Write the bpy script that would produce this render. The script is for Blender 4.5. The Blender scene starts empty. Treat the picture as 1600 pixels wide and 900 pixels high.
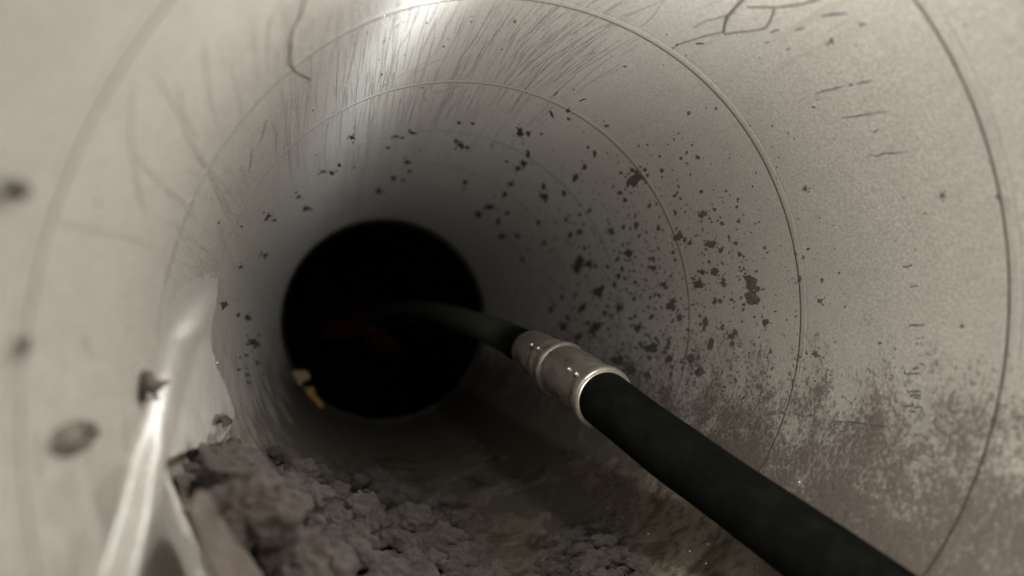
import bpy, bmesh, math, random
import numpy as np
from mathutils import Vector, Matrix, noise
random.seed(7); np.random.seed(7)
SC = bpy.context.scene
COL = SC.collection
R = 0.16                      # duct radius in metres; the duct runs along +Y
FPX = 1181.3                  # focal length for a 1600 px wide frame
X = np.array([0.96898327, 0.0, 0.24712631])
D = np.array([-0.24699731, 0.03230658, 0.96847747])
Yv = np.array([-0.00798381, -0.99947801, 0.03130454])
M = np.array([X, D, Yv])      # photo camera frame (x right, y down, z forward) -> world
CAM = np.array([-0.63777727, 0.16024338, 0.07728715])
PITCH, Z0, YEND = 0.8284, 1.4543, 7.734

# ------------------------------------------------------------------ camera, world, lamps, exposure
cd = bpy.data.cameras.new("camera"); cam = bpy.data.objects.new("camera", cd); COL.objects.link(cam)
cr, cu, cf = M @ np.array([1, 0, 0]), M @ np.array([0, -1, 0]), M @ np.array([0, 0, 1])
rot = Matrix(((cr[0], cu[0], -cf[0]), (cr[1], cu[1], -cf[1]), (cr[2], cu[2], -cf[2])))
cam.matrix_world = Matrix.Translation(Vector(CAM * R)) @ rot.to_4x4()
cd.sensor_width = 36; cd.lens = 36 * FPX / 1600; cd.clip_start = 0.002; cd.clip_end = 20
cd.dof.use_dof = True; cd.dof.focus_distance = 2.75 * R; cd.dof.aperture_fstop = 4.6
SC.camera = cam
w = bpy.data.worlds.new("World"); SC.world = w; w.use_nodes = True
w.node_tree.nodes["Background"].inputs[0].default_value = (0.02, 0.02, 0.02, 1)
w.node_tree.nodes["Background"].inputs[1].default_value = 0.0
def lamp(name, p, power, color, rad):
    l = bpy.data.lights.new(name, 'POINT'); l.energy = power; l.color = color; l.shadow_soft_size = rad
    o = bpy.data.objects.new(name, l); COL.objects.link(o); o.location = Vector(p) * R
lamp("torch_lamp", (-0.115, 1.49, 0.825), 0.62, (0.86, 0.93, 1.0), 0.0045)
lamp("torch_lamp", (-0.055, 1.46, 0.800), 0.62, (1.0, 0.93, 0.80), 0.0045)
lamp("fill_light", (0.50, 0.66, -0.50), 1.0, (1.0, 0.96, 0.89), 0.02)  # added fill, no real source here; softens the hose shadow, lifts the left wall
SC.view_settings.view_transform = 'Standard'; SC.view_settings.look = 'None'
SC.view_settings.exposure = 0.0; SC.view_settings.gamma = 1.0
SC.render.engine = 'CYCLES'
SC.cycles.max_bounces = 8; SC.cycles.diffuse_bounces = 5; SC.cycles.glossy_bounces = 4
SC.cycles.sample_clamp_indirect = 4.0

# ------------------------------------------------------------------ helpers
_vd = lambda u, v: M @ np.array([(u - 800) / FPX, (v - 450) / FPX, 1.0])
def hit(u, v, rad=1.0):
    """point of the duct wall (radius rad*R) seen along that line of sight, in units of R"""
    d = _vd(u, v); a = d[0]**2 + d[2]**2; b = 2 * (d[0]*CAM[0] + d[2]*CAM[2]); c = CAM[0]**2 + CAM[2]**2 - rad*rad
    t = (-b + math.sqrt(b*b - 4*a*c)) / (2*a)
    return CAM + d * t
def at(u, v, depth): return CAM + _vd(u, v) * depth

def link(name, me, mat=None, parent=None, smooth=True):
    o = bpy.data.objects.new(name, me); COL.objects.link(o)
    if mat: me.materials.append(mat)
    if smooth and len(me.polygons): me.polygons.foreach_set('use_smooth', [True] * len(me.polygons))
    if parent: o.parent = parent
    return o
def mesh(name, vs, fs, mat=None, parent=None, smooth=True):
    me = bpy.data.meshes.new(name); me.from_pydata([tuple(np.array(v) * R) for v in vs], [], fs); me.update()
    return link(name, me, mat, parent, smooth)
def tag(o, label=None, cat=None, group=None, kind=None):
    for k, v in (('label', label), ('category', cat), ('group', group), ('kind', kind)):
        if v: o[k] = v
    return o
def empty(name, loc):
    o = bpy.data.objects.new(name, None); COL.objects.link(o); o.location = Vector(loc) * R; o.empty_display_size = 0.02
    return o
def adopt(child, parent):
    child.parent = parent; child.matrix_parent_inverse = Matrix.Translation(-parent.location)
    return child

class NT:
    def __init__(s, name):
        s.m = bpy.data.materials.new(name); s.m.use_nodes = True; s.t = s.m.node_tree; s.n = s.t.nodes
        s.b = s.n['Principled BSDF']; s.geo = s.n.new('ShaderNodeNewGeometry')
        s.sep = s.n.new('ShaderNodeSeparateXYZ'); s.L(s.geo.outputs['Position'], s.sep.inputs[0])
    def L(s, a, b): s.t.links.new(a, b)
    def put(s, sock, v):
        if isinstance(v, (int, float)): sock.default_value = v
        elif isinstance(v, tuple): sock.default_value = v if len(v) == len(sock.default_value) else (*v, 1)
        else: s.L(v, sock)
    def math(s, op, a, b=0.0, c=None, clamp=False):
        n = s.n.new('ShaderNodeMath'); n.operation = op; n.use_clamp = clamp
        s.put(n.inputs[0], a); s.put(n.inputs[1], b)
        if c is not None: s.put(n.inputs[2], c)
        return n.outputs[0]
    def sm(s, v, lo, hi, a=0.0, b=1.0):
        n = s.n.new('ShaderNodeMapRange'); n.interpolation_type = 'SMOOTHSTEP'
        s.put(n.inputs[0], v)
        for k, x in zip((1, 2, 3, 4), (lo, hi, a, b)): s.put(n.inputs[k], x)
        return n.outputs[0]
    def noise(s, scale, detail=4, rough=0.55, vec=None, dist=0.0):
        n = s.n.new('ShaderNodeTexNoise'); n.inputs['Scale'].default_value = scale; n.inputs['Detail'].default_value = detail
        n.inputs['Roughness'].default_value = rough; n.inputs['Distortion'].default_value = dist
        s.L(vec if vec else s.geo.outputs['Position'], n.inputs['Vector']); return n.outputs['Fac']
    def vor(s, scale, vec=None, feat='F1'):
        n = s.n.new('ShaderNodeTexVoronoi'); n.feature = feat; n.inputs['Scale'].default_value = scale
        s.L(vec if vec else s.geo.outputs['Position'], n.inputs['Vector']); return n.outputs['Distance']
    def mapv(s, scale, vec=None):
        n = s.n.new('ShaderNodeMapping'); n.inputs['Scale'].default_value = scale
        s.L(vec if vec else s.geo.outputs['Position'], n.inputs[0]); return n.outputs[0]
    def mix(s, f, a, b):
        n = s.n.new('ShaderNodeMix'); n.data_type = 'RGBA'; s.put(n.inputs[0], f); s.put(n.inputs[6], a); s.put(n.inputs[7], b)
        return n.outputs[2]
    def ramp(s, v, stops):
        n = s.n.new('ShaderNodeValToRGB'); s.L(v, n.inputs[0]); e = n.color_ramp.elements
        while len(e) < len(stops): e.new(0.5)
        for q, (p, c) in zip(e, stops): q.position = p; q.color = (*c, 1)
        return n.outputs[0]
    def bump(s, h, strength, dist, prev=None):
        n = s.n.new('ShaderNodeBump'); n.inputs['Strength'].default_value = strength; n.inputs['Distance'].default_value = dist
        s.L(h, n.inputs['Height'])
        if prev: s.L(prev, n.inputs['Normal'])
        return n.outputs[0]
    def done(s, col, rough, metal=0.0, normal=None, spec=None):
        s.put(s.b.inputs['Base Color'], col); s.put(s.b.inputs['Roughness'], rough); s.put(s.b.inputs['Metallic'], metal)
        if normal: s.L(normal, s.b.inputs['Normal'])
        if spec is not None: s.b.inputs['Specular IOR Level'].default_value = spec
        return s.m

# ------------------------------------------------------------------ materials
GLINT = 0.26
def zinc_material(name, tint=1.0, dust=1.0, rough=0.45, gr=0.468):
    s = NT(name)
    x, y, z = (s.math('MULTIPLY', s.sep.outputs[i], 1 / R) for i in range(3))
    # galvanised sheet: soft large spangle, slight warm / green / pink drift
    big = s.noise(14, 3); mid = s.noise(60, 4); fine = s.noise(950, 2, 0.7); weave = s.noise(2600, 1)
    t = tint
    base = s.ramp(big, [(0.30, (0.545*t, 0.500*t, 0.460*t)), (0.5, (0.57*t, 0.535*t, 0.475*t)), (0.68, (0.535*t, 0.52*t, 0.47*t))])
    base = s.mix(s.sm(mid, 0.35, 0.7, 0, 0.22), base, (0.38*t, 0.345*t, 0.31*t))
    base = s.mix(s.sm(fine, 0.43, 0.57, 0, 0.85), base, (0.31*t, 0.28*t, 0.245*t))
    # drawn streaks along the duct where the brush has rubbed
    av = s.mapv((330, 12, 330)); st = s.noise(1.0, 5, 0.65, av, 0.4)
    top = s.sm(z, 0.35, 0.95)
    base = s.mix(s.math('MULTIPLY', s.sm(st, 0.50, 0.70), s.math('MULTIPLY', top, 0.45)), base, (0.27, 0.235, 0.20))
    # dust and grime: its own shape, thick along the bottom of the duct
    g1 = s.noise(34, 6, 0.62); g2 = s.noise(150, 6, 0.72); g3 = s.noise(420, 4, 0.7)
    low = s.math('ADD', z, s.math('MULTIPLY', s.math('SUBTRACT', g1, 0.5), 1.1))
    film = s.sm(low, 0.0, -0.62)
    zf = s.sm(s.math('ADD', z, s.math('MULTIPLY', s.math('SUBTRACT', g1, 0.5), 0.8)), 0.06, -0.55)
    nm = s.math('ADD', s.math('MULTIPLY', g2, 0.42), s.math('MULTIPLY', g3, 0.58))
    mott = s.math('MULTIPLY', s.sm(s.math('ADD', nm, s.math('MULTIPLY', zf, 0.155)), 0.515, 0.655), s.sm(zf, 0.0, 0.14))
    rightside = s.sm(x, -0.3, 0.35)
    mott = s.math('MULTIPLY', mott, rightside)
    dustcol = s.ramp(g2, [(0.3, (0.090, 0.075, 0.060)), (0.5, (0.165, 0.143, 0.112)), (0.7, (0.25, 0.22, 0.17))])
    col = s.mix(s.math('MULTIPLY', film, 0.82 * dust), base, dustcol)
    col = s.mix(s.math('MULTIPLY', mott, 0.78 * dust), col, (0.095, 0.073, 0.062))
    # pepper of tiny dust grains, thicker further down the duct
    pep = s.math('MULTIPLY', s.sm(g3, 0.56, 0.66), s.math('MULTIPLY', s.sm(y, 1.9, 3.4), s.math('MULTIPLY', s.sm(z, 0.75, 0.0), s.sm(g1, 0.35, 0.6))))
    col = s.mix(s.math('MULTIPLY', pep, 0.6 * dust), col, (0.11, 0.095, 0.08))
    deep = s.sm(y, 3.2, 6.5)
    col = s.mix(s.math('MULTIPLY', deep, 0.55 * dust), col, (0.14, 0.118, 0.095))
    dirt = s.math('MAXIMUM', film, mott)
    metal = s.math('MULTIPLY', s.math('SUBTRACT', 1.0, dirt), 0.15)
    rg = s.math('ADD', rough, s.math('ADD', s.math('MULTIPLY', dirt, 0.45), s.math("MULTIPLY", s.math("SUBTRACT", mid, 0.5), 0.08)), clamp=True)
    n = s.bump(s.noise(14, 2), 0.12, 0.004)
    n = s.bump(weave, 0.30, 0.0004, n)
    n = s.bump(s.math('MULTIPLY', st, top), 0.30, 0.0006, n)
    n = s.bump(s.math('MULTIPLY', g2, film), 0.8, 0.003, n)
    n = s.bump(s.math('MULTIPLY', g3, dirt), 0.6, 0.0009, n)
    # rolled sheet: grooves run round the duct, so glints stretch along it
    cx = s.n.new('ShaderNodeCombineXYZ'); cx.inputs[1].default_value = 1.0
    gl = s.n.new('ShaderNodeBsdfAnisotropic'); s.L(cx.outputs[0], gl.inputs['Tangent'])
    gl.inputs['Anisotropy'].default_value = -0.726; gl.inputs['Roughness'].default_value = gr
    gl.inputs['Color'].default_value = (0.86, 0.86, 0.84, 1)
    s.L(s.bump(s.noise(14, 2), 0.05, 0.004), gl.inputs['Normal'])
    s.done(col, rg, metal, n)
    mx = s.n.new('ShaderNodeMixShader'); s.L(s.math('MULTIPLY', s.math('SUBTRACT', 1.0, dirt), GLINT * (1.5 if gr > .5 else 1)), mx.inputs[0])
    s.L(s.b.outputs[0], mx.inputs[1]); s.L(gl.outputs[0], mx.inputs[2])
    out = [q for q in s.n if q.type == 'OUTPUT_MATERIAL'][0]; s.L(mx.outputs[0], out.inputs[0])
    return s.m
def plain(name, color, rough=0.8, metal=0.0, var=0.35, sc=180, bs=0.5, bd=0.001, spec=None):
    s = NT(name); a = s.noise(sc, 5, 0.65)
    c = s.mix(s.sm(a, 0.3, 0.7), tuple(q * (1 - var) for q in color), tuple(min(1, q * (1 + var)) for q in color))
    return s.done(c, rough, metal, s.bump(s.noise(sc * 2.5, 5, 0.7), bs, bd), spec)
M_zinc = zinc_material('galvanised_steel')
M_flap = zinc_material('galvanised_flap', 0.92, 0.12, 0.42, 0.60)
M_scr = zinc_material('scratch_steel', 0.36, 0.5, 0.5)
M_scrl = zinc_material('faint_scratch_steel', 0.72, 0.5, 0.5)
M_seam = zinc_material('seam_steel', 0.95, 1.0, 0.40)
M_groove = plain('groove_grime', (0.06, 0.05, 0.042), 0.85, 0.1, 0.45, 90)
M_crack = plain('crack_grime', (0.20, 0.18, 0.155), 0.6, 0.3, 0.3, 90)
M_ink = plain('stamped_ink', (0.055, 0.055, 0.07), 0.6, 0, 0.5, 1500)
M_speck = plain('dark_dirt', (0.11, 0.092, 0.076), 0.9, 0, 0.5, 500, 0.8, 0.0015)
M_lint = None
def lint_material():
    s = NT('grey_brown_lint')
    a = s.noise(60, 5, 0.6); b = s.noise(420, 5, 0.75); c = s.vor(900)
    col = s.mix(s.sm(a, 0.3, 0.7), (0.066, 0.048, 0.038), (0.122, 0.094, 0.077))
    col = s.mix(s.sm(b, 0.45, 0.72, 0, 0.5), col, (0.038, 0.030, 0.026))
    col = s.mix(s.sm(s.noise(1300, 2), 0.70, 0.76, 0, 0.7), col, (0.45, 0.41, 0.33))
    n = s.bump(b, 0.9, 0.003); n = s.bump(s.noise(1500, 4, 0.8), 0.8, 0.001, n)
    s.b.inputs['Sheen Weight'].default_value = 0.25; s.b.inputs['Sheen Roughness'].default_value = 0.6
    return s.done(col, 1.0, 0, n, 0.1)
M_lint = lint_material()
M_fib = plain('lint_fibre', (0.13, 0.112, 0.10), 0.9, 0, 0.3)
def rubber_material():
    s = NT('black_rubber')
    uv = s.n.new('ShaderNodeUVMap').outputs[0]
    wv = s.n.new('ShaderNodeTexWave'); wv.wave_type = 'BANDS'; wv.bands_direction = 'X'
    wv.inputs['Scale'].default_value = 5.5; wv.inputs['Distortion'].default_value = 1.2; wv.inputs['Detail'].default_value = 2
    s.L(uv, wv.inputs['Vector'])
    far = s.sm(s.sep.outputs[1], 3.6 * R, 4.1 * R)
    a = s.noise(90, 5, 0.6); b = s.noise(700, 4, 0.7)
    col = s.mix(s.sm(a, 0.35, 0.7), (0.0025, 0.0028, 0.0024), (0.006, 0.0063, 0.0054))
    dust = s.sm(b, 0.60, 0.72, 0, 0.55)
    col = s.mix(dust, col, (0.03, 0.029, 0.024))
    col = s.mix(s.math('MULTIPLY', far, s.math('MULTIPLY', wv.outputs['Fac'], 0.6)), col, (0.24, 0.245, 0.20))
    n = s.bump(s.math('MULTIPLY', wv.outputs['Fac'], far), 0.6, 0.0012); n = s.bump(b, 0.35, 0.0006, n)
    return s.done(col, s.sm(a, 0.3, 0.7, 0.8, 0.92), 0, n, 0.06)
M_rub = rubber_material()
def steel_material():
    s = NT('crimped_steel')
    a = s.noise(120, 5, 0.6); b = s.noise(900, 4, 0.7)
    col = s.mix(s.sm(a, 0.35, 0.7), (0.44, 0.40, 0.35), (0.58, 0.54, 0.48))
    col = s.mix(s.sm(b, 0.62, 0.8, 0, 0.25), col, (0.35, 0.31, 0.27))
    return s.done(col, s.sm(a, 0.3, 0.7, 0.26, 0.36), 0.88, s.bump(a, 0.05, 0.0003))
M_steel = steel_material()
M_black = plain('painted_darkness', (0.006, 0.006, 0.005), 0.95, 0, 0.3, 60, 0.3, 0.001, 0.1)  # near-black colour put in for the darkness past the end rim
M_rim = plain('dirty_rim', (0.20, 0.185, 0.14), 0.55, 0.4, 0.45, 120)
M_flake = plain('pinkish_flake', (0.135, 0.108, 0.09), 0.75, 0, 0.42, 130, 1.0, 0.003)
M_chip = plain('yellow_chip', (0.78, 0.54, 0.17), 0.7, 0, 0.25, 150)
M_pale = plain('pale_chip', (0.78, 0.62, 0.36), 0.6, 0, 0.2, 150)
M_mud = plain('dried_mud', (0.17, 0.145, 0.12), 0.85, 0.05, 0.5, 160, 1.0, 0.003)
M_hair = plain('dark_hair', (0.10, 0.085, 0.075), 0.5, 0, 0.2)
M_red = plain('red_bristle', (0.085, 0.002, 0.002), 0.8, 0, 0.3, 60)
M_glint = plain('bright_grit', (0.85, 0.83, 0.78), 0.25, 0.5, 0.1)

# ------------------------------------------------------------------ the spiral duct
duct = empty('spiral_duct', (0, 3, 0))
tag(duct, 'inside of a grey galvanised spiral duct, its winding seam leading to the dark far end', 'duct')
NA = 300
def ang(i): return math.pi / 2 + 2 * math.pi * i / NA
# y of the seam at angle th, turn k : Z0 + P*k - P*(th-pi/2)/2pi (clockwise in the picture runs deeper)
def seam_y(i): return Z0 - PITCH * i / NA
def wob(th, y):
    return 0.0035 * math.sin(2 * th + y * .7) + 0.0022 * math.sin(5 * th - 1.3 * y) + 0.0018 * noise.noise(Vector((math.cos(th) * 2.2, y * 1.5, math.sin(th) * 2.2)))
def spiral(name, prof, mat, y_lo=-0.9, y_hi=YEND):
    """prof: (offset along the strip, inward rise)"""
    i0 = int((Z0 - y_hi) / PITCH * NA) - NA - 2; i1 = int((Z0 - y_lo) / PITCH * NA) + NA + 2
    vs, fs = [], []
    n = len(prof)
    for i in range(i0, i1 + 1):
        th = ang(i); sy = seam_y(i)
        for dv, rise in prof:
            y = min(max(sy + dv, y_lo), y_hi)
            r = 1 - rise + wob(th, y)
            vs.append((r * math.cos(th), y, r * math.sin(th)))
    for a in range(i1 - i0):
        for b in range(n - 1):
            p = a * n + b
            q = (p, p + 1, p + 1 + n, p + n)
            if abs(vs[p][1] - vs[p + 1][1]) < 1e-9 and abs(vs[p + n][1] - vs[p + n + 1][1]) < 1e-9: continue
            fs.append(q)
    return adopt(mesh(name, vs, fs, mat), duct)
SEAMW = 0.034
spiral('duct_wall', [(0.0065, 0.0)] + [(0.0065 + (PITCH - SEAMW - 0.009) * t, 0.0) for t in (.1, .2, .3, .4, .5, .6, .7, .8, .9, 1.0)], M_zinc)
spiral('lock_seam', [(-SEAMW, -0.0004), (-SEAMW + 0.003, 0.0006), (-0.022, 0.0012), (-0.008, 0.0012), (-0.0012, 0.0008), (0.0, -0.001)], M_seam)
spiral('seam_groove', [(0.0, -0.0012), (0.0032, -0.006), (0.0065, -0.0001)], M_groove)
spiral('seam_crack', [(-SEAMW - 0.0024, -0.0002), (-SEAMW - 0.001, -0.0012), (-SEAMW, -0.0006)], M_crack)

def lathe_y(name, prof, mat, n=160, cx=0, cz=0, parent=None):
    vs, fs = [], []
    for k in range(n):
        a = 2 * math.pi * k / n
        for y, r in prof: vs.append((cx + r * math.cos(a), y, cz + r * math.sin(a)))
    m = len(prof)
    for k in range(n):
        for j in range(m - 1):
            fs.append((k*m + j, k*m + j + 1, ((k+1) % n)*m + j + 1, ((k+1) % n)*m + j))
    return mesh(name, vs, fs, mat, parent)
adopt(lathe_y('end_rim', [(YEND - .10, 1.002), (YEND - .09, .992), (YEND - .05, .985), (YEND - .03, .972), (YEND, .968), (YEND + .03, .975), (YEND + .035, 1.0), (YEND + .02, 1.02)], M_rim), duct)

# added connector, coloured black for the dark behind the rim; curves down and away
vs, fs = [], []; NR, NS = 72, 44
for j in range(NS + 1):
    t = j / NS; a = t * math.radians(115); rad = 2.2
    c = np.array([-(1 - math.cos(a)) * rad * .7, YEND + 0.02 + math.sin(a) * rad + .4 * t, -(1 - math.cos(a)) * rad * .7])
    fwd = np.array([-math.sin(a) * .7, math.cos(a), -math.sin(a) * .7]); fwd /= np.linalg.norm(fwd)
    e1 = np.cross(fwd, (0, 0, 1)); e1 /= np.linalg.norm(e1); e2 = np.cross(e1, fwd)
    rr = 1.01 + 0.03 * math.cos(j * math.pi)
    for k in range(NR):
        b = 2 * math.pi * k / NR; vs.append(c + rr * (math.cos(b) * e1 + math.sin(b) * e2))
for j in range(NS):
    for k in range(NR): fs.append((j*NR + k, j*NR + (k+1) % NR, (j+1)*NR + (k+1) % NR, (j+1)*NR + k))
fs.append(tuple(NS*NR + k for k in range(NR)))
tag(mesh('darkness_connector', vs, fs, M_black), 'added ribbed connector, coloured black for the darkness, bending away beyond the end rim of the duct', 'connector')

# ------------------------------------------------------------------ marks on the wall
def catmull(pts, k=6):
    P = [np.array(p, float) for p in pts]
    if len(P) == 2: return [P[0] + (P[1] - P[0]) * t for t in np.linspace(0, 1, k + 1)]
    Q = [2*P[0] - P[1]] + P + [2*P[-1] - P[-2]]; out = []
    for i in range(1, len(Q) - 2):
        for t in np.linspace(0, 1, k, endpoint=False):
            out.append(.5 * (2*Q[i] + (Q[i+1]-Q[i-1])*t + (2*Q[i-1]-5*Q[i]+4*Q[i+1]-Q[i+2])*t*t + (3*Q[i]-Q[i-1]-3*Q[i+1]+Q[i+2])*t**3))
    return out + [P[-1]]
def whit(u, v, lift):
    p = hit(u, v, 1 - max(lift, 0)); th = math.atan2(p[2], p[0]); r = 1 + wob(th, p[1]) - lift
    return np.array([r * math.cos(th), p[1], r * math.sin(th)])
class Marks:
    def __init__(s): s.v, s.f = [], []
    def stroke(s, pts, wd, jit=0.0, k=6, lift=0.0009, taper=True):
        q = catmull(pts, k); n = len(q); b = len(s.v)
        for i, p in enumerate(q):
            d = q[min(i+1, n-1)] - q[max(i-1, 0)]; d /= (np.linalg.norm(d) + 1e-9); nn = np.array([-d[1], d[0]])
            w = wd * (1 if not taper else max(.25, math.sin(math.pi * (i + .6) / (n + .2))**.5)) * random.uniform(.7, 1.25)
            c = p + nn * random.uniform(-jit, jit)
            s.v += [whit(*(c + nn * w / 2), lift), whit(*c, lift + .0001), whit(*(c - nn * w / 2), lift)]
            if i: a = b + 3 * i; s.f += [(a-3, a-2, a+1, a), (a-2, a-1, a+2, a+1)]
    def blot(s, u, v, r, asp=1.0, rot=0.0, n=11, lift=0.0022, rough=.42):
        b = len(s.v); c, sn = math.cos(rot), math.sin(rot)
        ph = [random.uniform(1 - rough, 1 + rough) for _ in range(n)]
        s.v.append(whit(u, v, lift + .001))
        for ring, l in ((.55, lift), (1.0, 0.0)):
            for k in range(n):
                a = 2 * math.pi * k / n; rr = r * ring * ph[k]; x, y = rr * math.cos(a), rr * asp * math.sin(a)
                s.v.append(whit(u + x * c - y * sn, v + x * sn + y * c, l))
        for k in range(n):
            k2 = (k + 1) % n
            s.f += [(b, b+1+k, b+1+k2), (b+1+k, b+1+n+k, b+1+n+k2, b+1+k2)]
    def build(s, name, mat, parent=None):
        o = mesh(name, s.v, s.f, mat)
        return adopt(o, parent) if parent else o

# scratches left by the brush
dark, faint = Marks(), Marks()
def slope(u):          # direction of the rubbed lines across the top of the picture
    return np.interp(u, [250, 400, 480, 560, 640, 720, 800, 900, 1000, 1100], [-.55, -.15, .02, .08, .25, .42, .62, 1.1, 1.7, 2.4])
for _ in range(620):
    u = random.uniform(430, 1010); v = random.uniform(-30, 260 if u < 800 else 260 - (u - 800) * .9)
    if math.hypot(u - 640, v - 500) < 250 or random.random() < (u - 780) / 260 + (v - 120) / 300: continue
    L = random.uniform(25, 150) * random.random() + 12; sl = slope(u) + random.gauss(0, .07)
    d = np.array([-sl, 1.0]); d /= np.linalg.norm(d); p0 = np.array([u, v]); b = random.gauss(0, 2)
    m = dark if random.random() < .17 else faint
    m.stroke([p0, p0 + d * L * .5 + (b * .5, 0), p0 + d * L], random.uniform(.3, .7), .15, 5)
for pts, wd in [([(795,-8),(765,20),(742,60),(720,90),(706,120),(700,130)], 1.7),
                ([(722,-5),(700,38),(686,70),(672,92)], 1.5), ([(672,92),(655,102),(638,112),(620,120)], 1.6), ([(690,90),(668,100),(650,115)], 1.4),
                ([(777,-3),(762,22),(748,48),(730,75)], 1.3), ([(655,12),(640,50),(622,80),(612,112)], 1.1), ([(563,35),(556,70),(548,110),(540,140),(536,165)], 1.2),
                ([(616,112),(614,130),(610,142)], 1.2), ([(1040,-3),(1005,12),(975,24)], 1.2), ([(1038,-2),(1020,25),(1000,42)], 1.2),
                ([(955,33),(925,48),(898,65),(870,82),(845,98),(828,110)], 1.5), ([(876,5),(850,28),(828,48),(805,65)], 1.3), ([(900,30),(872,52),(850,72)], 1.0),
                ([(712,130),(706,150),(700,158)], 1.6), ([(740,108),(715,130),(690,165),(675,190)], 1.1), ([(695,110),(668,138),(640,160)], 1.3), ([(720,132),(700,138),(675,145)], 1.6),
                ([(648,140),(638,165),(630,190)], 1.3), ([(418,186),(414,200),(408,222)], 2.2), ([(425,190),(430,205),(438,212)], 1.2), ([(515,188),(510,205),(508,218)], 1.6),
                ([(395,230),(393,250),(390,270)], 2.0), ([(927,72),(926,80),(910,88)], 1.6), ([(1128,-2),(1100,10)], 1)]:
    dark.stroke(pts, wd * .8, .25)
for pts, wd in [([(205,130),(204,180),(205,225),(212,270),(222,312),(230,332)], 5), ([(236,108),(258,142),(272,165),(285,190),(300,222)], 5.5),
                ([(300,222),(318,250),(345,285),(360,300)], 2), ([(212,240),(235,270),(262,296),(282,312),(305,340)], 5), ([(0,340),(60,348),(110,352),(160,362),(200,372),(262,395)], 6),
                ([(318,40),(322,110),(330,160),(346,215)], 1.5), ([(362,90),(366,120),(372,150),(384,205)], 1.2), ([(275,130),(290,180),(310,215)], 4), ([(300,240),(330,275),(352,312),(362,335)], 1.6),
                ([(320,265),(338,300),(352,332),(366,348)], 1.4), ([(285,205),(320,262),(345,300)], 1.8), ([(280,350),(300,372),(322,392),(335,402)], 1.8), ([(276,352),(290,380),(305,400)], 1.8),
                ([(290,410),(305,418),(318,412),(310,398)], 1.4), ([(300,320),(285,345),(278,380),(270,410),(262,440)], 2), ([(308,290),(300,325),(288,352)], 1.5), ([(258,400),(265,430),(290,445)], 2),
                ([(398,20),(397,60),(405,140)], 1.0), ([(430,5),(418,60),(420,128)], 1.2), ([(490,0),(488,60),(486,120),(480,170),(474,215)], 1.1), ([(40,470),(38,560),(42,650)], 6), ([(130,520),(150,560)], 6)]:
    faint.stroke(pts, wd * (.62 if wd > 3 else .9), .3)
for _ in range(130):
    u = random.gauss(335, 38); v = random.uniform(250, 470); a = random.uniform(.2, 1.35); L = random.uniform(8, 40)
    if u > 395 or u < 250: continue
    faint.stroke([(u, v), (u + L*.5*math.cos(a) + random.gauss(0, 2), v + L*.5*math.sin(a)), (u + L*math.cos(a), v + L*math.sin(a))], random.uniform(.6, 1.2), .4, 4)
for _ in range(90):      # short fine score marks along seam sides and the right hand wall
    u = random.uniform(980, 1560); v = random.uniform(10, 560); L = random.uniform(4, 14); a = random.gauss(-.2, .25)
    faint.stroke([(u, v), (u + L*math.cos(a), v + L*math.sin(a))], random.uniform(.5, .9), .3, 3)
tag(dark.build('dark_scratches', M_scr, duct), kind='stuff')
tag(faint.build('faint_scratches', M_scrl, duct), kind='stuff')

# dashed score marks and the stamped print on the right hand wall
ink_lines = [([(1272,147),(1290,142),(1305,139),(1319,135)], 1.8), ([(1325,134),(1332,133)], 3.0), ([(1336,132),(1350,129),(1364,127)], 1.8),
             ([(1314,185),(1340,182),(1365,178),(1388,175)], 1.7), ([(1355,241),(1368,244),(1380,241),(1400,240),(1418,238)], 1.9), ([(1284,27),(1295,24),(1324,22)], 3.0),
             ([(1203,51),(1218,46)], 2.2), ([(1087,68),(1101,67)], 3.4), ([(1195,68),(1201,66)], 2.0), ([(1226,78),(1236,77)], 1.6), ([(1242,48),(1258,44)], 1.6),
             ([(1267,168),(1274,169)], 2.4), ([(1361,207),(1368,206),(1373,200)], 1.8), ([(1229,207),(1233,210)], 2.2), ([(1239,217),(1241,218)], 2.4),
             ([(1298,657),(1325,659),(1350,662),(1385,667)], 1.9), ([(905,158),(916,154)], 1.8), ([(872,143),(866,149)], 1.8)]
for pts, wd in ink_lines:
    m = Marks(); m.stroke(pts, wd, .5, 5); m.build('score_mark', M_ink, duct)
def glyph(strokes):
    m = Marks()
    for pts, wd in strokes: m.stroke(pts, wd, .2, 4, taper=False)
    m.build('stamped_character', M_ink, duct)
glyph([([(1420,508),(1442,508)], 2.2), ([(1420,508),(1420,511)], 2.2)])
glyph([([(1432,529),(1436,528)], 2.4), ([(1439,528),(1442,527)], 2.4), ([(1430,537),(1434,537)], 2.6), ([(1437,538),(1440,536)], 2.6)])
glyph([([(1412,580),(1414,584),(1436,583)], 2.2), ([(1425,577),(1434,574)], 2.4), ([(1412,584),(1412,579)], 2.2)])
glyph([([(1416,608),(1417,614)], 2.0), ([(1424,611),(1437,611)], 2.8), ([(1418,613),(1424,611)], 2.2)])
glyph([([(1420,617),(1437,618)], 2.8), ([(1428,621),(1437,622)], 2.8), ([(1420,617),(1424,621)], 2.2)])
glyph([([(1414,635),(1426,633)], 2.2), ([(1422,628),(1426,633)], 2.0), ([(1418,642),(1430,643)], 2.4), ([(1426,637),(1438,635)], 2.0)])
glyph([([(1410,417),(1418,417),(1424,413)], 2.0)])
glyph([([(1421,448),(1433,447)], 1.9)])
glyph([([(1428,390),(1430,391)], 3.2)])

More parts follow.
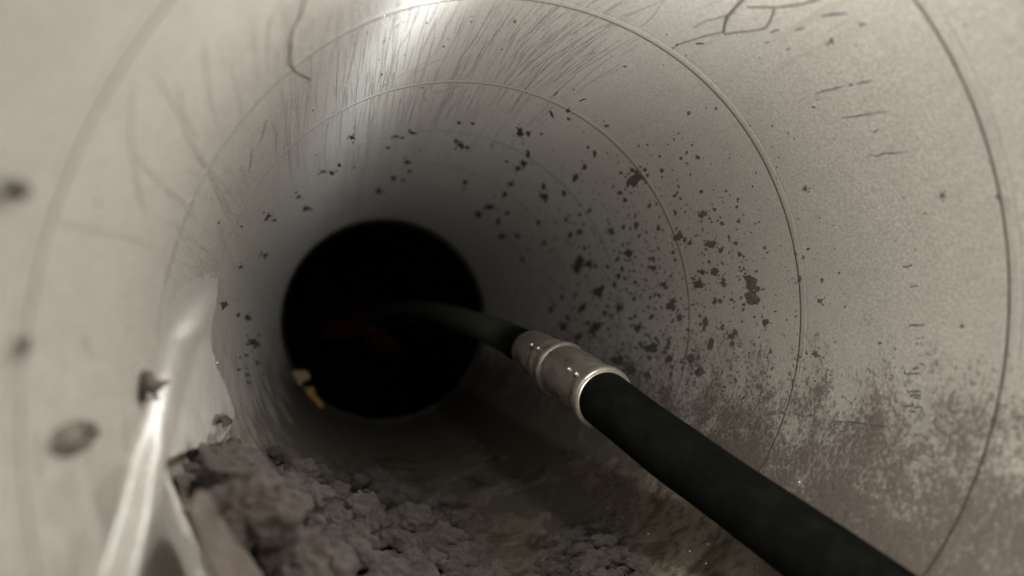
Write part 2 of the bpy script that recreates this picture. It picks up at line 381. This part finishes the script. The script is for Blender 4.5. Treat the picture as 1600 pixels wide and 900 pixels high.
# dirt specks
sp = Marks()
S = [(992,280,13,1.2,1.0),(1060,371,9,.9,0),(1097,336,8,1,0),(1109,381,7,1.5,1.5),(982,394,8,1.1,.5),(956,362,6,1.1,0),(900,276,6,1,.8),(904,414,7,2.2,.25),(920,412,7,.9,0),(852,306,7,.7,.3),
 (850,290,4,1.8,0),(819,254,7,1,0),(809,262,5,1,0),(825,241,4,1.8,0),(1172,441,11,1.7,-.4),(1116,424,7,1.2,0),(1091,445,8,1.1,0),(1127,391,5,1.3,0),(1130,440,5,1.5,0),(1036,445,6,.9,0),
 (995,352,4,1.8,0),(892,366,4,1.6,.2),(1079,379,5,1,0),(1061,291,3,1,0),(1059,300,3,1,0),(1054,306,3,1,0),(1064,310,3,1,0),(1056,332,3,1.9,0),(1034,266,4,1.3,0),(929,240,3,2,.2),
 (914,260,3.5,1.7,0),(970,301,4,1,0),(978,312,3,1.4,-.5),(882,301,4,1.4,-.5),(1015,321,4,1.2,0),(922,329,3.4,1.8,.5),(907,335,3.5,1,0),(975,355,3,1.6,.4),(1029,356,5,1,0),(1021,419,5,1.2,0),
 (1015,418,4,.7,0),(1021,405,4,1.4,0),(966,404,3.5,1.6,0),(966,432,4.5,1.2,0),(976,435,3,1.5,0),(992,442,3.5,1.3,.5),(950,417,3,1.4,0),(931,416,3,1.6,0),(972,420,3,2,0),(851,379,4,1.5,-.3),
 (842,347,4.5,1.2,0),(809,369,5,.9,0),(816,405,4.5,1,0),(907,362,5,.6,0),(1090,246,4,1,0),(1096,299,3.5,.9,0),(1155,345,4,1,0),(1129,349,4,1,0),(1150,380,4,1,0),(1156,397,4.5,1.1,0),
 (1195,387,3.5,1.2,0),(1097,425,4.5,1.2,0),(1064,247,3,1,0),(1031,244,2.5,1,0),(1012,273,3.5,1,0),(812,207,6.5,1.3,0),(826,208,4.5,1.2,0),(550,215,6,.7,0),(637,254,5,.8,0),(640,268,4,1,0),
 (615,279,5,.8,0),(630,283,3,1,0),(592,301,6,.7,.4),(720,228,7,.7,.8),(712,221,4,1,0),(730,231,4.5,.8,0),(727,285,4.5,.9,0),(725,294,3,1,0),(765,323,7,.6,0),(747,335,6,.8,0),(739,193,4.5,.7,0),
 (718,192,4.5,.7,.3),(644,207,6,.5,.4),(618,213,5,.5,.2),(628,215,4,.6,0),(606,231,4,.7,0),(792,252,4,.5,.3),(789,302,6,.7,0),(800,287,5,.8,0),(793,332,4,.8,0),(779,345,4,1.7,.2),(785,370,5,1.2,0),
 (889,172,5,1,.7),(889,185,4,.8,0),(862,178,2.5,3,-.5),(804,31,3,1,0),(948,197,4,.7,0),(977,103,3,.7,0),(1076,178,4,1,0),(1118,170,3,1,0),(1258,295,5,1,0),(1472,306,6,1,.5),(1281,470,5,1,0),
 (1297,65,5,1,0),(1346,39,5,.6,0),(1558,308,5,1,0),(1503,510,4,1,0),(1411,310,2,1,0),(936,455,8,1.4,.3),(967,480,7,1.1,0),(931,512,10,1.1,.3),(881,511,7,1.2,.4),(861,484,4,1.6,0),(909,481,5,1.8,.5),
 (949,479,3.5,1,0),(957,492,3,1,0),(991,467,4,1,0),(1047,475,7,1.3,.8),(1029,462,3.5,1.3,0),(1017,495,4,1.6,.6),(1060,497,5,1.5,.1),(1100,506,5,2.2,.25),(1074,515,4.5,1,0),(995,512,8,.8,0),
 (1017,544,14,.8,-.5),(1116,471,5,1,0),(1125,471,4.5,1.1,0),(1110,536,5,2.2,.3),(1041,542,4,1,0),(904,527,7,.7,0),(965,564,12,.9,0),(1142,525,6,.9,0),(1194,504,5,1.8,.2),(1177,465,13,.9,.2),(1127,512,4,2,0),
 (887,496,4,1.1,0),(950,515,3,1.2,0),(985,580,9,.9,0),(1010,585,7,1,0),(1045,560,6,1,0),(1075,560,9,.8,0),(1090,580,8,1,0),(1273,553,6,1.3,0),(1249,558,4,1,0),(1374,536,4,1,0),(1397,545,3,1,0),
 (1249,436,5,1.6,0),(1243,397,3,1.3,0),(1283,438,3,1.4,0),(421,340,6,.6,-.6),(468,308,6,.5,-.6),(478,326,6,.5,-.6),(430,345,4,.6,-.6),(415,400,6,.5,-.9),(505,269,5,.5,-.1),(519,271,5,.7,0),(530,258,4,1,0),
 (350,478,5,1.6,.2),(372,492,4,1.2,0),(395,535,9,.8,.5),(388,496,5,1,0),(378,417,5,.6,-.8),(379,355,2,1,0),(343,348,2.5,1,0),
 (155,318,3,1.2,0)]
for u, v, r, asp, rt in S:
    sp.blot(u, v, r * .85, asp, rt)
    if r >= 5:
        for _ in range(int(r * 1.3)):
            a = random.uniform(0, 6.28); d = r * random.uniform(.7, 1.8); sp.blot(u + d*math.cos(a), v + d*math.sin(a)*asp**.5, random.uniform(.6, r * .32), 1, 0, 6, .0012)
n = 0
while n < 1350:
    u = random.gauss(1010, 125); v = random.gauss(450, 125)
    if not (770 < u < 1320 and 190 < v < 700) or math.hypot(u - 598, v - 500) < 185: continue
    if v > 560 and u < 1010: continue
    r = 1.0 + random.expovariate(1.5); r = min(r, 4) * (.7 + .5 * max(0, (v - 250) / 400))
    sp.blot(u, v, r * .8, random.uniform(.6, 1.8), random.uniform(-.3, .8), 7, .0012); n += 1
for _ in range(120):
    u = random.uniform(480, 1600); v = random.uniform(20, 600)
    if math.hypot(u - 598, v - 500) < 190: continue
    sp.blot(u, v, random.uniform(.6, 1.7), random.uniform(.6, 1.6), random.uniform(0, 3), 6, .002)
tag(sp.build('dirt_specks', M_speck), 'dark dirt specks scattered over the right hand wall of the duct', 'dirt', kind='stuff')

# near left blurred blot
b = Marks(); b.blot(38, 298, 12, 1.35, .1, 14, .03)
tag(b.build('dirt_blob', M_speck), 'blurred dark round dirt blob on the pale left wall near the camera', 'dirt blob')
b = Marks(); b.blot(47, 540, 9, 1.5, .1, 14, .02)
tag(b.build('dirt_blob', M_mud), 'smaller faint dirt blob below the dark blot on the left wall', 'dirt blob')

# ------------------------------------------------------------------ hairs
def tube(name, pts, rad, mat, parent=None, seg=6, closed_ends=True, uv=False):
    """pts in units of R; rad number or list"""
    P = [np.array(p, float) for p in pts]; n = len(P)
    rad = [rad] * n if isinstance(rad, (int, float)) else rad
    T = [P[min(i+1, n-1)] - P[max(i-1, 0)] for i in range(n)]; T = [t / (np.linalg.norm(t) + 1e-12) for t in T]
    e = np.cross(T[0], (0.1, 0.2, 1.0)); e /= np.linalg.norm(e); vs, fs = [], []
    for i in range(n):
        e = e - T[i] * (e @ T[i]); e /= np.linalg.norm(e); f = np.cross(T[i], e)
        for k in range(seg):
            a = 2*math.pi*k/seg; vs.append(P[i] + rad[i] * (math.cos(a)*e + math.sin(a)*f))
    for i in range(n - 1):
        for k in range(seg): fs.append((i*seg+k, i*seg+(k+1) % seg, (i+1)*seg+(k+1) % seg, (i+1)*seg+k))
    if closed_ends: fs += [tuple(range(seg))[::-1], tuple((n-1)*seg + k for k in range(seg))]
    o = mesh(name, vs, fs, mat, parent)
    if uv:
        me = o.data; ul = me.uv_layers.new(name='UVMap')
        ln = [0]
        for i in range(1, n): ln.append(ln[-1] + np.linalg.norm(P[i] - P[i-1]))
        for lp in me.loops:
            i, k = divmod(lp.vertex_index, seg); ul.data[lp.index].uv = (ln[i] * 4, k / seg)
    return o
def hair(pts, w, label, lift=.0035):
    q = catmull(pts, 7); P = []
    for i, p in enumerate(q): P.append(whit(p[0], p[1], lift + .0012 * math.sin(i * .5)))
    o = tube('hair_strand', P, w, M_hair, None, 6); tag(o, label, 'hair', 'stray hairs stuck to the duct wall')
hair([(480,-12),(470,20),(459,45),(454,75),(455,98),(461,110),(474,117),(486,125)], .0013, 'long dark hair curling down from the top edge left of the bright streak')
hair([(1165,-6),(1148,12),(1137,25),(1132,40),(1131,50)], .0024, 'short thick hooked hair at the top edge above the right hand wall')
hair([(1285,-6),(1262,4),(1240,8),(1218,11),(1195,11),(1168,11)], .0018, 'wavy hair running level along the top edge towards the right')
hair([(1209,12),(1206,25),(1198,40),(1188,46),(1165,49),(1145,51),(1132,54)], .0014, 'hooked thin hair hanging below the wavy one near the top edge')
hair([(1130,50),(1105,55),(1085,61),(1062,68),(1050,76)], .0010, 'thin straight hair trailing down left from the thick hooked hair')
hair([(1150,18),(1125,27),(1100,33),(1085,42)], .0008, 'faintest fine hair between the seam and the thick hooked hair')

def blob_into(vs, fs, c, r, seed, sub=3, amp=.35, squash=(1, 1, 1)):
    bm = bmesh.new(); bmesh.ops.create_icosphere(bm, subdivisions=sub, radius=1.0)
    b = len(vs); off = Vector((seed * 3.1, seed * 1.7, seed * .9))
    for v in bm.verts:
        p = v.co
        d = 1 + amp * noise.noise(p * 1.6 + off) + amp * .62 * abs(noise.noise(p * 3.6 + off)) * 1.4 + amp * .42 * noise.noise(p * 8 + off)
        vs.append(np.array([c[i] + p[i] * r * d * squash[i] for i in range(3)]))
    for f in bm.faces: fs.append(tuple(b + v.index for v in f.verts))
    bm.free()
# ------------------------------------------------------------------ hose with ferrule
path_px = [(2100,1440,1.20),(1700,1165,1.50),(1500,1023,1.72),(1322,898,1.96),(1130,762,2.29),(1030,690,2.49),(950,628,2.70),(900,592,2.95),(850,560,3.25),(815,540,3.6),(785,524,3.95),(747,509,4.5),(705,495,5.3),(668,486,6.2),(635,483,7.2),(600,488,8.1),(570,498,8.9)]
raw = catmull([at(*p) for p in path_px], 14)
HR = .1
hose = empty('drive_hose', at(945, 621, 2.66)); tag(hose, 'thick black rubber hose running from the lower right corner into the dark hole', 'hose')
ys = [p[1] for p in raw]
def pos_at_px(u):   # nearest path index to projected column u
    best = min(range(len(raw)), key=lambda i: abs(proj(raw[i])[0] - u)); return best
def proj(p):
    c = M.T @ (np.array(p) - CAM); return (800 + FPX * c[0] / c[2], 450 + FPX * c[1] / c[2])
adopt(tube('hose_tube', raw, [(HR if p[1] < 3.1 else .081) * (1 + .012 * math.sin(i * .31)) for i, p in enumerate(raw)], M_rub, None, 48, True, True), hose)
i0, i1 = pos_at_px(946), pos_at_px(829)
seg = raw[i0:i1 + 1]
def resample(P, n):
    L = [0]
    for i in range(1, len(P)): L.append(L[-1] + np.linalg.norm(P[i] - P[i-1]))
    return [np.array([np.interp(t * L[-1], L, [p[k] for p in P]) for k in range(3)]) for t in np.linspace(0, 1, n)], L[-1]
def ferr(name, t0, t1, prof, parent, mat=M_steel):
    n = 60; P, _ = resample(seg, 600)
    pts, rad = [], []
    for t, r in prof:
        tt = t0 + (t1 - t0) * t; pts.append(P[int(round(min(max(tt, 0), 1) * 599))] + 0.0); rad.append(r)
    # separate coincident points a little
    for i in range(1, len(pts)):
        if np.linalg.norm(pts[i] - pts[i-1]) < 1e-4: pts[i] = pts[i] + (P[-1] - P[0]) / np.linalg.norm(P[-1] - P[0]) * 4e-4
    axis = (P[-1] - P[0]) / np.linalg.norm(P[-1] - P[0])
    e = np.cross(axis, (0.1, .2, 1.)); e /= np.linalg.norm(e); f = np.cross(axis, e); sg = 96; vs, fs = [], []
    for p, r in zip(pts, rad):
        for k in range(sg):
            a = 2*math.pi*k/sg; vs.append(p + r * (math.cos(a)*e + math.sin(a)*f))
    for i in range(len(pts) - 1):
        for k in range(sg): fs.append((i*sg+k, i*sg+(k+1) % sg, (i+1)*sg+(k+1) % sg, (i+1)*sg+k))
    return mesh(name, vs, fs, mat)
fer = bpy.data.objects.new('ferrule', None); COL.objects.link(fer); fer.parent = hose
fer['label'] = 'dull steel crimped ferrule with a bright lip and two barrel shaped halves'
def fadopt(o):
    o.parent = fer; o.matrix_parent_inverse = Matrix.Translation(-hose.location); return o
barrel = lambda r, h: [(t, r + h * math.sin(math.pi * t)) for t in np.linspace(0, 1, 15)]
fadopt(ferr('near_sleeve', .07, .47, barrel(.107, .0045), fer))
fadopt(ferr('lip', 0, .09, [(0, .099), (0, .1135), (.15, .1175), (.35, .1185), (.6, .1165), (.85, .111), (1, .1065)], fer))
fadopt(ferr('crimp_bead', .46, .56, [(0, .107), (.10, .1155), (.25, .1180), (.40, .1145), (.55, .1030), (.8, .0985), (1, .0985)], fer))
fadopt(ferr('far_sleeve', .66, .98, [(t, r) for t, r in barrel(.0955, .004)], fer))
fadopt(ferr('end_collar', .555, .67, [(0, .0985), (.25, .0975), (.40, .1035), (.52, .1050), (.64, .1035), (.8, .098), (1, .0955)], fer))
fadopt(ferr('end_taper', .975, 1.0, [(0, .0955), (.5, .092), (1, .080)], fer))
def nub(u, v, r):
    P, _ = resample(seg, 200); d = _vd(u, v); d /= np.linalg.norm(d); best = None
    for t in np.linspace(2.2, 4.6, 500):          # first point of the line of sight inside the ferrule radius
        q = CAM + d * t
        if min(np.linalg.norm(q - p) for p in P[::4]) < .1105: best = q; break
    if best is None: return
    vs, fs = [], []; blob_into(vs, fs, best, r, u, 3, 0.0)
    fadopt(mesh('glint_nub', vs, fs, M_steel))
for u, v, r in ((831,539,.012),(841,544.5,.012),(889,577.5,.0125),(900.5,585,.0125)): nub(u, v, r)  # added raised nubs, shaped to catch the lamps as paired highlight dots

# ------------------------------------------------------------------ torn sheet on the lower left
edge = catmull([(344,425),(338,470),(330,520),(336,560),(352,600),(366,640),(362,664),(350,686),(330,694),(305,700),(282,708),(262,720),(266,742),(280,772),(296,812),(314,856),(330,895),(350,945),(375,1000)], 8)
def crest(v): return np.interp(v, [420, 450, 490, 560, 640, 720, 800, 880, 1000], [334, 325, 312, 292, 272, 254, 236, 214, 178]) + 6
def sheet_h(u, v):
    uc = crest(v)
    H = np.interp(v, [450, 640, 760, 900], [.046, .046, .043, .042])
    if u < uc: return H * ss((u - uc + 66) / 78)
    return H * ss(66 / 78) + .003 * math.sin(min((u - uc) / 14, 1) * math.pi / 2) - (H - .004) * min(max(u - uc - 8, 0) / 130, 1.1)
vs, fs = [], []; NC = 80; nr = len(edge)
def flat(u, v, h): return whit(u, v, h)
def ss(t): t = min(max(t, 0), 1); return t*t*(3-2*t)
for j, p in enumerate(edge):
    t = j / (nr - 1); fade = ss(t / .13)
    wj = 120 + 60 * t
    pj = p + np.array([random.gauss(0, .6), random.gauss(0, .6)])
    for c in range(NC + 1):
        s = c / NC; ul = crest(pj[1]) - 78; uu, vv = ul + (pj[0] - ul) * s, pj[1]
        h = sheet_h(uu, vv) * fade - .003 * (1 - s)**2
        vs.append(flat(uu, vv, h))
    vs.append(flat(pj[0] + .8, pj[1] + .6, max(sheet_h(*pj) * fade - .008, -.003)))
    vs.append(flat(pj[0] - 5, pj[1] + 1, -.01))
m = NC + 3
for j in range(nr - 1):
    for c in range(m - 1): fs.append((j*m+c, j*m+c+1, (j+1)*m+c+1, (j+1)*m+c))
o = mesh('torn_sheet', vs, fs, M_flap); o.data.set_sharp_from_angle(angle=math.radians(32))
tag(o, 'lifted edge of torn grey sheet steel with a notch, beside the lint at lower left', 'metal sheet')

def slab(name, poly, lift0, lift1, thick, mat, label, cat, kink=.004, seed=1):
    """irregular plate lying on the wall, tilted; outline followed with a rough broken edge"""
    rnd = random.Random(seed); q = []
    for i in range(len(poly)):
        a, b = np.array(poly[i], float), np.array(poly[(i+1) % len(poly)], float); k = max(2, int(np.linalg.norm(b-a) / 6))
        for t in range(k): q.append(a + (b-a) * t / k + np.array([rnd.gauss(0, 1.2), rnd.gauss(0, 1.2)]))
    q = np.array(q); c = q.mean(0); v0, v1 = q[:, 1].min(), q[:, 1].max(); n = len(q); vs, fs = [], []
    def L(p): return lift0 + (lift1 - lift0) * (p[1] - v0) / (v1 - v0) + kink * noise.noise(Vector((p[0] * .02, p[1] * .02, seed)))
    rings = [1.0, .985, .93, .8, .6, .4, .2]
    for r_i, s in enumerate(rings):
        for p in q:
            x = c + (p - c) * s; vs.append(whit(x[0], x[1], L(x) + (0 if r_i == 0 else thick * (0.7 if r_i == 1 else 1))))
    vs.append(whit(c[0], c[1], L(c) + thick)); top = len(vs) - 1
    base = len(vs)
    for p in q: vs.append(whit(p[0], p[1], L(p) - thick))
    for r_i in range(len(rings) - 1):
        for k in range(n): k2 = (k+1) % n; fs.append((r_i*n+k, r_i*n+k2, (r_i+1)*n+k2, (r_i+1)*n+k))
    for k in range(n):
        k2 = (k+1) % n; fs.append(((len(rings)-1)*n+k, (len(rings)-1)*n+k2, top)); fs.append((base+k, base+k2, k2, k))
    return tag(mesh(name, vs, fs, mat), label, cat)
slab('debris_flake', [(312,762),(328,768),(344,796),(360,830),(382,856),(402,880),(425,935),(350,940),(332,896),(318,862),(304,822),(300,790)], .13, .15, .010, M_flake, 'pinkish beige flake of plaster wedged between torn sheet and lint', 'flake', .008, 3)
slab('debris_flake', [(280,742),(300,738),(318,750),(320,775),(306,800),(292,795),(284,770)], .01, .035, .006, M_mud, 'small dark greenish flake under the notch of the torn sheet', 'flake', .02, 5)
slab('debris_flake', [(346,652),(356,648),(367,654),(362,664),(350,668)], .04, .06, .006, M_flake, 'tiny pale flake at the upper tip of the torn sheet', 'flake', .01, 6)

# ------------------------------------------------------------------ lumps
def inside(p, poly):
    x, y = p; r = False; j = len(poly) - 1
    for i in range(len(poly)):
        if (poly[i][1] > y) != (poly[j][1] > y) and x < (poly[j][0]-poly[i][0])*(y-poly[i][1])/(poly[j][1]-poly[i][1])+poly[i][0]: r = not r
        j = i
    return r
def edge_dist(p, poly):
    d = 1e9
    for i in range(len(poly)):
        a, b = np.array(poly[i], float), np.array(poly[(i+1) % len(poly)], float); t = np.clip(((p-a) @ (b-a)) / ((b-a) @ (b-a)), 0, 1); d = min(d, np.linalg.norm(p - a - (b-a)*t))
    return d
def pile(poly, count, sizes, seed, lift=.10):
    rnd = random.Random(seed); vs, fs = [], []; us = [p[0] for p in poly]; vv = [p[1] for p in poly]; k = 0; cs = []
    while k < count:
        p = np.array([rnd.uniform(min(us), max(us)), rnd.uniform(min(vv), max(vv))])
        if not inside(p, poly): continue
        ed = edge_dist(p, poly); s = sizes[0] + (sizes[1] - sizes[0]) * rnd.random()**1.6
        h0 = hit(p[0], p[1]); dep = (M.T @ (h0 - CAM))[2]; px = s * FPX / dep
        if px > ed + 6: s *= max(.35, (ed + 6) / px)
        lf = min(1.0, ed / 60) * lift * rnd.uniform(.1, 1.0)
        c = whit(p[0], p[1], lf); blob_into(vs, fs, c, s, seed * 100 + k, 4 if s > .03 else 3, .50, (rnd.uniform(.8, 1.3), rnd.uniform(.8, 1.3), rnd.uniform(.6, 1.1)))
        cs.append((c, s)); k += 1
    return vs, fs, cs
L1 = [(286,748),(292,728),(318,712),(352,700),(385,690),(400,708),(432,703),(455,700),(472,697),(500,712),(524,722),(545,728),(578,722),(598,728),(612,750),(640,768),(668,766),(700,770),(706,800),(728,820),(745,842),(768,878),(790,900),(820,960),(430,990),(408,905),(392,870),(362,842),(342,800),(322,765)]
L2 = [(846,858),(868,838),(890,826),(925,812),(950,808),(975,826),(998,850),(1015,880),(1030,905),(1050,960),(835,960),(838,900)]
v1, f1, c1 = pile(L1, 340, (.018, .082), 1, .19)
lint1 = tag(kind='stuff', o=mesh('lint_pile', v1, f1, M_lint), label='large heap of lumpy grey brown lint on the duct floor, bottom centre', cat='lint')
v2, f2, c2 = pile(L2, 240, (.012, .036), 2, .11)
lint2 = tag(kind='stuff', o=mesh('lint_pile', v2, f2, M_lint), label='smaller crumbly lint clump under the hose at the bottom edge', cat='lint')
for o_, vx in ((lint1, .0052), (lint2, .0036)):      # felt the lumps together into one matted mass
    md = o_.modifiers.new('felt', 'REMESH'); md.mode = 'VOXEL'; md.voxel_size = vx * R; md.use_smooth_shade = True
# fibres on the lint
def fibres(cs, count, seed, parent):
    rnd = random.Random(seed); vs, fs = [], []
    for _ in range(count):
        c, s = rnd.choice(cs); d = np.array([rnd.gauss(0, 1) for _ in range(3)]); d[2] += .8; d[1] -= .7; d /= np.linalg.norm(d)
        p = np.array(c) + d * s * 1.15; t = np.array([rnd.gauss(0, 1) for _ in range(3)]); t -= d * (t @ d) * .6; t /= np.linalg.norm(t); w = rnd.uniform(.0004, .0008); L = rnd.uniform(.01, .035)
        side = np.cross(t, d); side /= np.linalg.norm(side) + 1e-9; b = len(vs)
        for k in range(4):
            q = p + t * L * k / 3 + d * .008 * math.sin(k * 1.1) + side * rnd.gauss(0, .002)
            vs += [q + side * w, q - side * w, q + d * w]
        for k in range(3):
            a = b + 3*k
            fs += [(a, a+1, a+4, a+3), (a+1, a+2, a+5, a+4), (a+2, a, a+3, a+5)]
    o = mesh('lint_fibres', vs, fs, M_fib, parent); o['kind'] = 'stuff'
fibres(c1, 2600, 5, lint1); fibres(c2, 1200, 6, lint2)

# wet sediment on the floor of the duct
def sed_material():
    s = NT('floor_sediment')
    a = s.noise(26, 6, 0.6, dist=0.8); b = s.noise(110, 6, 0.7)
    col = s.ramp(a, [(0.35, (0.07, 0.056, 0.040)), (0.48, (0.185, 0.158, 0.122)), (0.60, (0.25, 0.222, 0.170)), (0.72, (0.15, 0.125, 0.10))])
    col = s.mix(s.sm(b, 0.52, 0.66, 0, 0.75), col, (0.045, 0.034, 0.028))
    n = s.bump(a, 0.6, 0.008); n = s.bump(b, 0.9, 0.004, n)
    return s.done(col, s.sm(a, 0.4, 0.6, 0.85, 0.5), 0, n, 0.35)
us, vv = np.linspace(520, 1330, 150), np.linspace(668, 960, 90); vs, fs = [], []
for v in vv:
    for u in us:
        dx = min(ss((u - 520) / 90), ss((1330 - u) / 200)); dy = ss((v - 672 - max(0, u - 900) * .28) / 70)
        q = hit(u, v); n3 = Vector((q[0] * 3.2, q[1] * 1.6, q[2] * 3.2))
        h = noise.noise(n3) * .030 + noise.noise(n3 * 3.1) * .016 + abs(noise.noise(n3 * 7)) * .010 + .010
        vs.append(whit(u, v, -.004 + max(0, h) * dx * dy))
for a in range(len(vv) - 1):
    for b_ in range(len(us) - 1): k = a * len(us) + b_; fs.append((k, k+1, k+1+len(us), k+len(us)))
tag(mesh('floor_sediment', vs, fs, sed_material()), 'mottled olive brown sediment caked on the duct floor beneath the hose', 'sediment', kind='stuff')

# dirt crust scattered on the floor between and right of the piles
rnd = random.Random(11); vs, fs = [], []
for _ in range(420):
    u, v = rnd.uniform(640, 1250), rnd.uniform(740, 915)
    if v < 620 + (u - 1000) * .55 + 60 and u > 980: continue
    if rnd.random() < .5 and u < 820: continue
    blob_into(vs, fs, whit(u, v, .0), rnd.uniform(.004, .012), rnd.random() * 90, 2, .5, (1, 1, .6))
for (u, v, s, k) in [(735,803,.05,6),(755,808,.04,5),(778,768,.03,4),(790,760,.025,3),(765,775,.03,4),(812,762,.03,3),(880,712,.03,3),(385,560,.03,4),(400,590,.025,3),(372,575,.02,3)]:
    for q in range(k): blob_into(vs, fs, whit(u + rnd.gauss(0, 9), v + rnd.gauss(0, 4), .0), s * rnd.uniform(.4, .8), rnd.random() * 90, 3, .5, (1, 1, .35))
tag(mesh('dirt_crumbs', vs, fs, M_mud), 'loose brown dirt crumbs strewn over the duct floor around the lint', 'dirt', kind='stuff')
# bright grit
vs, fs = [], []
for u, v in [(421,776),(596,829),(596,830),(524,792),(695,880),(658,876),(467,841),(480,857),(1107,851),(1078,862),(1104,881),(881,855),(911,873),(1248,753),(1013,835),(519,791),(675,165),(652,8),(610,60),(631,35),(541,133),(608,128)]:
    blob_into(vs, fs, whit(u, v, .01 if v < 300 else .10 if u < 800 else .03), .0035 if v > 300 else .003, u, 1, .4)
tag(mesh('bright_grit', vs, fs, M_glint), 'tiny bright grains glinting on lint and wall', 'grit', kind='stuff')

def clump(name, parts, mat, label, cat, amp=.4):
    vs, fs = [], []
    for k, (u, v, lift, s, sq) in enumerate(parts): blob_into(vs, fs, whit(u, v, lift), s, k * 7 + u, 4, amp, sq)
    return tag(mesh(name, vs, fs, mat), label, cat)
clump('mud_clot', [(233,592,.012,.017,(.7,1,1)),(241,600,.030,.016,(.7,1,.8)),(250,603,.038,.015,(.7,1,.6)),(228,604,.006,.015,(.7,1,1.2)),(258,598,.043,.010,(.7,2,.5)),(266,597,.046,.006,(.7,3,.5)),(227,616,.006,.011,(.7,1,1.4)),(243,609,.030,.010,(.7,1,.8))],
      M_mud, 'dark crusty dirt clot sitting on the bright glinting streak at left', 'dirt clot')
clump('mud_drip', [(243,622,.008,.011,(1,1,1.6)),(244,640,.008,.010,(1,1,1.6)),(243,655,.008,.009,(1,1,1.5)),(256,628,.008,.006,(1,1,1.8))],
      plain('grey_drip', (0.30, 0.30, 0.36), .5, .3, .3), 'bluish grey drip mark running down below the dirt clot', 'drip')
clump('glassy_bead', [(324,562,.012,.010,(1,1,1.6)),(330,566,.018,.009,(1.4,1,.8)),(337,567,.02,.008,(1.6,1,.8))], plain('glassy_dross', (.55,.52,.47), .22, .5, .3), 'small shiny metal bead right of the bright streak', 'bead')

# rivet, blurred, on the near left wall
rv = empty('rivet', whit(120, 684, .01)); tag(rv, 'blurred rivet in a dark dented ring on the near left wall', 'rivet')
b = Marks(); b.blot(120, 684, 42, .62, -.35, 24, .012, .12); adopt(b.build('dent_ring', M_mud), rv)
def rv_part(name, parts, mat):
    vs, fs = [], []
    for k, (u, v, lift, s, sq) in enumerate(parts): blob_into(vs, fs, whit(u, v, lift), s, k + u, 3, .12, sq)
    adopt(mesh(name, vs, fs, mat), rv)
rv_part('rivet_head', [(120,684,.010,.022,(.4,1.5,.55))], M_mud)
rv_part('burr', [(148,670,.022,.009,(.5,1.2,.9))], M_flake); rv_part('burr', [(94,697,.022,.010,(.5,1.2,.9))], M_flake)

# chips at the mouth of the dark hole
def chip(poly, depth, mat, label, seed):
    rnd = random.Random(seed); c = np.mean(np.array(poly, float), axis=0); vs, fs = [], []; n = len(poly)
    for s, dz in ((1, 0), (1, -.03), (.55, -.06)):
        for p in poly:
            q = c + (np.array(p) - c) * s; vs.append(at(q[0], q[1], depth + dz + rnd.gauss(0, .008)))
    for r_ in range(2):
        for k in range(n): k2 = (k+1) % n; fs.append((r_*n+k, r_*n+k2, (r_+1)*n+k2, (r_+1)*n+k))
    fs += [tuple(2*n + k for k in range(n)), tuple(range(n))[::-1]]
    tag(mesh('rust_chip', vs, fs, mat, None, False), label, 'chip')
dr = (M.T @ (hit(470, 592, .97) - CAM))[2]
chip([(455,583),(462,579),(476,578),(484,585),(483,593),(474,596),(469,604),(461,600)], 7.0, M_pale, 'pale blocky chip lodged on the left rim of the dark hole', 1)
chip([(474,606),(483,606),(490,603),(493,612),(494,618),(503,628),(506,634),(500,638),(491,628),(481,620)], 6.9, M_chip, 'yellow jagged chip just below the pale one on the hole rim', 2)
chip([(438,558),(443,560),(446,567),(443,572),(438,568)], 6.6, M_chip, 'small yellow chip on the rim above the pale block', 3)
chip([(428,519),(433,518),(435,522),(431,525)], 6.1, M_pale, 'tiny white grain left of the dark hole', 4)
chip([(436,535),(440,533),(441,538),(438,540)], 6.2, M_pale, 'second tiny white grain below the first, left of the hole', 5)
chip([(398,690),(401,694),(404,699),(402,701),(399,696)], 3.3, M_chip, 'thin orange splinter above the left end of the lint heap', 6)
chip([(900,890),(905,893),(912,901),(916,910),(908,905)], 2.75, M_pale, 'pale splinter at the bottom edge in the small lint clump', 7)

# red brush head deep in the dark
rb = empty('brush_head', at(585, 515, 8.9)); tag(rb, 'dim red brush head barely seen deep in the dark hole', 'brush')
ctr = at(585, 512, 8.9)
adopt(tube('brush_core', [ctr + np.array([-.1, -.12, -.02]), ctr, ctr + np.array([.1, .12, .02])], .07, M_red, None, 16), rb)
rnd = random.Random(4); V, F = [], []
for lobe in [(-.45, .02), (.30, .05), (.12, -.33), (0, .28), (-.12, .1)]:
    for _ in range(46):
        e = ctr + np.array([lobe[0] + rnd.gauss(0, .14), rnd.gauss(0, .05), lobe[1] + rnd.gauss(0, .11)]); s = np.array([rnd.gauss(0, .006), 0, rnd.gauss(0, .006)]) + .006
        b = len(V); V += [ctr + s, ctr - s, e - s * .6, e + s * .6]; F.append((b, b+1, b+2, b+3))
o = mesh('bristles', V, F, M_red, None, False); adopt(o, rb); o['kind'] = 'stuff'
